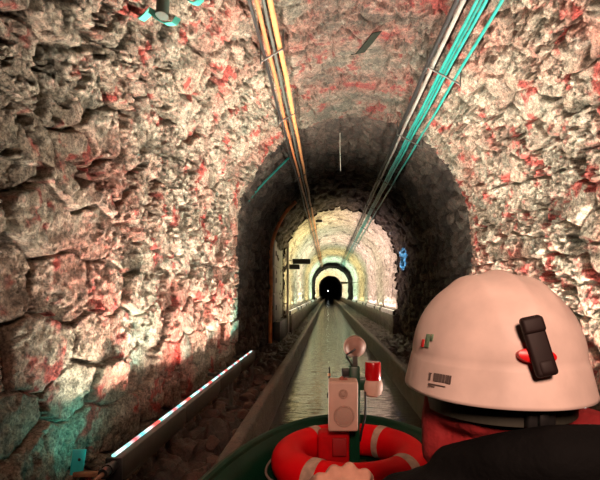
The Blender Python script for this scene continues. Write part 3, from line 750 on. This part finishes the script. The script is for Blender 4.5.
# left hand over the crossbar
palm = []
kn = [(.058, .728, .912), (.034, .733, .920), (.010, .731, .917), (-.012, .724, .907)]
ln = [.92, 1.0, .95, .78]
for i, (kx, ky, kz) in enumerate(kn):
    l = ln[i]; fan = -.004*(i-1.2)
    body_chains.append([((.036-.006*(i-1.5), .680, .881), .0135), ((kx, ky, kz), .0115), ((kx+fan*2, ky+.038*l, kz-.018), .0092), ((kx+fan*3, ky+.034*l, kz-.046*l), .0084), ((kx+fan*3, ky+.012, kz-.058*l), .0076)])
body_chains.append([((.050, .684, .876), .014), ((.068, .702, .864), .0125), ((.066, .728, .858), .0105), ((.050, .745, .860), .009)])
body_chains.append([((.037, .675, .875), .021), ((.026, .708, .898), .020)])
# right hand resting on the knee
for i, dx in enumerate((-.026, -.009, .009, .026)):
    body_chains.append([((.40+dx*.5, .84, .505), .014), ((.395+dx, .89, .515), .0115), ((.392+dx*1.15, .93, .505), .0095), ((.39+dx*1.2, .955, .48), .008)])
body_chains.append([((.385, .84, .50), .014), ((.355, .87, .505), .012), ((.340, .90, .50), .0095)])
def at_head(*v): return hp(*v)
extra = [(at_head(0, 0, .012), (.076, .092, .105))]
body_chains += [[(hp(0, .02, -.03), .066), (hp(0, .045, -.082), .032)],                       # jaw and chin
                [(hp(0, .088, .018), .009), (hp(0, .108, -.018), .013)],                      # nose
                [(hp(-.018, .086, -.048), .010), (hp(.018, .086, -.048), .010)],              # lips
                [(hp(-.034, .080, .034), .012), (hp(.034, .080, .034), .012)],                # brow
                [(hp(-.077, .0, .02), .012), (hp(-.080, -.008, -.01), .010)], [(hp(.077, .0, .02), .012), (hp(.080, -.008, -.01), .010)]]
body = blob('body', body_chains, SKIN, .0036, person, 5, extra)
for sgn in (-1, 1):
    mb = MB(); mb.ball(hp(sgn*.030, .0835, .014), .0115, 2); e = mb.build('eye', mat('eye_white', (.8, .78, .75), .2), person)
    mb = MB(); mb.ball(hp(sgn*.030, .0925, .014), .005, 2, ); mb.build('iris', mat('iris_dark', (.05, .03, .02), .2), e)
HAIR = mat('dark_hair', (.03, .02, .016), .6, bump=.5, bscale=120)
mb = MB(); mb.ball(hp(0, -.014, .03), 1, 4, (.082, .088, .098)); mb.b.transform(Matrix.Identity(4))
mb.build('hair', HAIR, person)
JACK = mat('black_jacket', (.006, .006, .006), .8, spec=.08, bump=.3, bscale=70)
TROU = mat('dark_trousers', (.018, .018, .022), .8, bump=.3, bscale=70)
REDF = mat('red_fleece', (.26, .008, .010), .85, noise=.3, nscale=25, bump=.5, bscale=60)
jc = [[((.265, .50, .42), .145), ((.265, .50, .60), .150), ((.272, .525, .80), .150), ((.278, .54, .90), .110), ((.278, .545, .95), .095)],
      [((.278, .535, .945), .085), ((.17, .54, .935), .072), ((.105, .555, .915), .070), ((-.03, .60, .69), .054), ((.028, .660, .838), .036)],
      [((.278, .535, .945), .085), ((.37, .54, .935), .074), ((.45, .545, .915), .070), ((.50, .60, .68), .055), ((.415, .78, .53), .038)],
      [((.150, .55, .990), .030), ((.195, .50, 1.016), .034), ((.235, .475, 1.029), .036), ((.275, .470, 1.031), .036), ((.315, .48, 1.025), .036), ((.355, .51, 1.00), .034), ((.38, .56, .975), .030)],
      [((.20, .51, .97), .05), ((.285, .49, .98), .055), ((.36, .52, .97), .05)]]
blob('jacket', jc, JACK, .006, person, 8)
tc_ = [[((.265, .50, .43), .15), ((.19, .56, .43), .105), ((.15, .90, .44), .082), ((.15, .955, .2), .066), ((.15, .95, .13), .062)], [((.265, .50, .43), .15), ((.34, .56, .43), .105), ((.37, .90, .44), .082), ((.37, .955, .2), .066), ((.37, .95, .13), .062)]]
blob('trousers', tc_, TROU, .008, person, 6)
for x in (.15, .37):
    blob('boot', [[((x, .95, .2), .055), ((x, .94, .105), .05), ((x, 1.14, .095), .042)]], BLACK, .006, person, 4)
# red hood bunched round the neck and up behind the ears
hood = [[(hq(-.074, .005, -.005), .018), (hq(-.080, .0, -.05), .021), (hq(-.078, -.01, -.09), .026)], [(hq(.074, -.0, -.005), .018), (hq(.080, -.01, -.05), .022), (hq(.080, -.02, -.09), .026)],
        [(hq(-.076, -.01, -.04), .019), (hq(-.052, -.058, -.04), .020), (hq(0, -.080, -.04), .020), (hq(.052, -.058, -.04), .020), (hq(.076, -.01, -.04), .019)],
        [(hq(-.078, -.01, -.09), .026), (hq(-.05, -.055, -.085), .024), (hq(0, -.072, -.085), .024), (hq(.05, -.055, -.085), .024), (hq(.08, -.02, -.09), .026)],
        [(hq(.08, -.01, -.08), .03), ((.350, .62, 1.01), .036), ((.385, .64, .99), .036)]]
blob('hood', hood, REDF, .005, person, 5)

# ------------------------------------------------------------------ hard hat
hat = empty('hard_hat', (HX, HY, HZ), 'off-white scuffed hard hat with a dark clip at the back, worn by the seated person', 'helmet')
HATM = mat('hat_shell', (.78, .62, .55), .48, noise=.20, nscale=16, spec=.3, bump=.04, bscale=40)
AX, AYf, AYb, H = .1085, .130, .122, .112          # half width, front, back, height
ZB = .030                                          # start of the dome above the head centre
def hat_pt(th, t):
    """th: 0 = front, pi = back (local +y is forward); t: 0 rim .. 1 apex"""
    c, s_ = math.cos(th), math.sin(th)
    ay = AYf if c > 0 else AYb
    if t < .22:                                      # skirt
        f = t/.22
        back = max(0, -c)**1.5; front = max(0, c)**3
        zr = -.006-.008*back+.014*front+.004*math.cos(2*th)
        z = zr+(ZB-zr)*f
        k = 1.0+.075*(1-f)+.10*front*(1-f)+.02*(1-f)*back
    else:
        q = (t-.22)/.78; a = q*PI/2
        z = ZB+H*math.sin(a)**1.0; k = (math.cos(a)**.97)*(.985 if q > 0 else 1)
    x = AX*k*s_; y = ay*k*c
    if t > .3:                                       # three raised ribs running front to back
        w = 0
        for xr, am in ((0, .0045), (-.040, .0035), (.040, .0035)): w += am*math.exp(-((x-xr)/.009)**2)
        z += w*min(1, (t-.3)/.2)
    return Vector((-x, y, z))
NT = 128; ts = [0, .02, .06, .12, .17, .205, .22, .235, .26]+[.26+.74*k/26 for k in range(1, 27)]
b_ = bmesh.new(); rows = []
for t_ in ts[:-1]: rows.append([b_.verts.new(hat_pt(2*PI*k/NT, t_)) for k in range(NT)])
top = b_.verts.new(hat_pt(0, 1.0))
for A, B in zip(rows, rows[1:]):
    for k in range(NT): b_.faces.new((A[k], A[(k+1) % NT], B[(k+1) % NT], B[k]))
for k in range(NT): b_.faces.new((rows[-1][k], rows[-1][(k+1) % NT], top))
bmesh.ops.recalc_face_normals(b_, faces=b_.faces)
TILT = Matrix.Identity(4)
HATX = HM @ TILT
for v in b_.verts: v.co = HATX @ v.co
me = bpy.data.meshes.new('shell'); b_.to_mesh(me); b_.free(); sh = link('shell', me, HATM, hat)
sd = sh.modifiers.new('thickness', 'SOLIDIFY'); sd.thickness = .003; sd.offset = -1
def hat_frame(th, t):
    p = hat_pt(th, t); e = 1e-3
    dt = (hat_pt(th+.01, t)-hat_pt(th-.01, t)).normalized(); dz = (hat_pt(th, min(1, t+.01))-hat_pt(th, t-.01)).normalized()
    n_ = dt.cross(dz).normalized()
    if n_.dot(Vector((p.x, p.y, 0))) < 0: n_ = -n_
    right = dz.cross(n_).normalized()
    return HATX @ Matrix.Translation(p) @ Matrix((right, dz, n_)).transposed().to_4x4()
def on_hat(name, th, t, m, fn, parent=hat):
    mb = MB(); fn(mb); mb.b.transform(hat_frame(th, t)); return mb.build(name, m, parent)
CLIPM = mat('brown_rubber_clip', (.020, .010, .009), .6, spec=.3, noise=.3, nscale=30)
def clip(mb):
    mb.box((0, .0, .010), (.024, .066, .009), rot=(0, 0, .20), bev=.004, seg=3)
    mb.box((-.0045, .022, .012), (.025, .018, .010), rot=(0, 0, .20), bev=.004, seg=3)
    mb.box((.0055, -.023, .012), (.019, .018, .008), rot=(0, 0, .20), bev=.005, seg=3)
on_hat('clip', PI-.10, .335, CLIPM, clip)
def redoval(mb):
    mb.lathe([(0, .005), (.015, .0045), (.0205, .003), (.021, -.008)], (0, 0, 0), 'z', 32)
    for v in mb.b.verts: v.co.y *= .42
    mb.b.transform(Matrix.Rotation(-.1, 4, 'Z') @ Matrix.Translation((.001, -.010, .003)))
on_hat('plug', PI-.10, .335, mat('red_plug', (.75, .01, .015), .35), redoval)
INK = mat('sticker_ink', (.12, .09, .08), .6)
def barcode(mb):
    x = -.010
    r = random.Random(3)
    while x < .0165:
        w = r.choice((.0008, .0012, .0018)); mb.box((x, .0015, .0006), (w, .0095, .0008)); x += w+r.choice((.0008, .0012))
    mb.box((-.0165, .0015, .0006), (.0022, .008, .0008)); mb.box((-.0165, .0052, .0006), (.004, .0012, .0008))
    mb.box((-.004, -.0075, .0006), (.027, .0012, .0008)); mb.box((-.012, -.0100, .0006), (.010, .0009, .0008))
on_hat('barcode_print', PI-1.05, .125, INK, barcode)
def emblem(mb): mb.box((0, 0, .0005), (.010, .017, .0008), bev=.0003); mb.box((.009, .005, .0006), (.006, .008, .0009), bev=.0003)
on_hat('sticker', PI-1.33, .33, mat('sticker_green', (.18, .30, .18), .5, noise=.5, nscale=200), emblem)
def emblem2(mb): mb.box((-.010, -.004, .0006), (.006, .010, .0009), bev=.0003)
on_hat('sticker', PI-1.33, .33, mat('sticker_red', (.65, .03, .03), .5), emblem2)
# nape strap with its adjuster
STRAP = mat('olive_black_strap', (.040, .040, .030), .5)
pts = []
b_ = bmesh.new(); rows = []
for i in range(41):
    a = math.radians(-200+220*i/40)
    c_ = Vector((.092*math.cos(a), .098*math.sin(a)-.008, -.024)); n_ = Vector((math.cos(a), math.sin(a), 0))
    rows.append([b_.verts.new(HATX @ (c_+n_*.0015*sg+Vector((0, 0, dz)))) for sg, dz in ((1, .011), (1, -.011), (-1, -.011), (-1, .011))])
for A, B in zip(rows, rows[1:]):
    for k in range(4): b_.faces.new((A[k], A[(k+1) % 4], B[(k+1) % 4], B[k]))
b_.faces.new(rows[0][::-1]); b_.faces.new(rows[-1]); bmesh.ops.recalc_face_normals(b_, faces=b_.faces)
me = bpy.data.meshes.new('nape_strap'); b_.to_mesh(me); b_.free(); ns = link('nape_strap', me, STRAP, hat, smooth=False)
mb = MB(); mb.box((0, -.110, -.024), (.034, .010, .026), bev=.004, seg=3); mb.box((0, -.116, -.024), (.012, .008, .018), bev=.003); mb.b.transform(HATX); mb.build('buckle', BLACK, ns)

# ------------------------------------------------------------------ other lights
def spot(name, loc, target, power, col, ang, blend=.4, r=.05):
    l = bpy.data.lights.new(name, 'SPOT'); l.energy = power; l.color = col; l.spot_size = math.radians(ang); l.spot_blend = blend; l.shadow_soft_size = r
    o = bpy.data.objects.new(name, l); COL.objects.link(o); o.location = loc
    o.rotation_euler = (Vector(target)-Vector(loc)).to_track_quat('-Z', 'Y').to_euler(); return o
# the blue projector beam on the stones of the right wall
bb = spot('blue_beam', (-.70, 13.45, CAMZ+.80), (2.02, 12.05, CAMZ+.88), 4200, (.12, .50, 1), 12, .2, .02)
bl = bb.data; bl.use_nodes = True; bn = bl.node_tree                      # the projector throws a broken, dappled pattern
tcn = bn.nodes.new('ShaderNodeTexCoord'); nn = bn.nodes.new('ShaderNodeTexNoise'); nn.inputs['Scale'].default_value = 55; nn.inputs['Detail'].default_value = 2
rp = bn.nodes.new('ShaderNodeMapRange'); rp.inputs['From Min'].default_value = .42; rp.inputs['From Max'].default_value = .60; rp.inputs['To Min'].default_value = .05; rp.inputs['To Max'].default_value = 2.2
bn.links.new(tcn.outputs['Normal'], nn.inputs['Vector']); bn.links.new(nn.outputs['Fac'], rp.inputs['Value']); bn.links.new(rp.outputs['Result'], bn.nodes['Emission'].inputs['Strength'])
# added warm fill behind the camera, in place of the lit stretch behind it
area('fill_light', (.2, -1.3, 2.3), (.0, 1, -.60), .5, .4, 10.5, (1, .60, .45), 75)

w = bpy.data.worlds.new('dim'); w.use_nodes = True; S.world = w
w.node_tree.nodes['Background'].inputs[0].default_value = (.02, .02, .02, 1); w.node_tree.nodes['Background'].inputs[1].default_value = .2

# ------------------------------------------------------------------ camera
cam = bpy.data.cameras.new('camera'); co = bpy.data.objects.new('camera', cam); COL.objects.link(co)
co.location = (0, 0, CAMZ); co.rotation_euler = (PI/2, 0, 0)
cam.sensor_width = 36; cam.lens = 460/600*36; cam.shift_x = -28/600; cam.shift_y = 53/600; cam.clip_start = .05; cam.clip_end = 300
S.camera = co
S.view_settings.view_transform = 'Standard'; S.view_settings.look = 'None'; S.view_settings.gamma = 1; S.view_settings.exposure = 0.0
S.view_settings.use_curve_mapping = False
S.cycles.max_bounces = 8; S.cycles.diffuse_bounces = 2; S.cycles.caustics_reflective = False; S.cycles.caustics_refractive = False
S.cycles.sample_clamp_indirect = 6
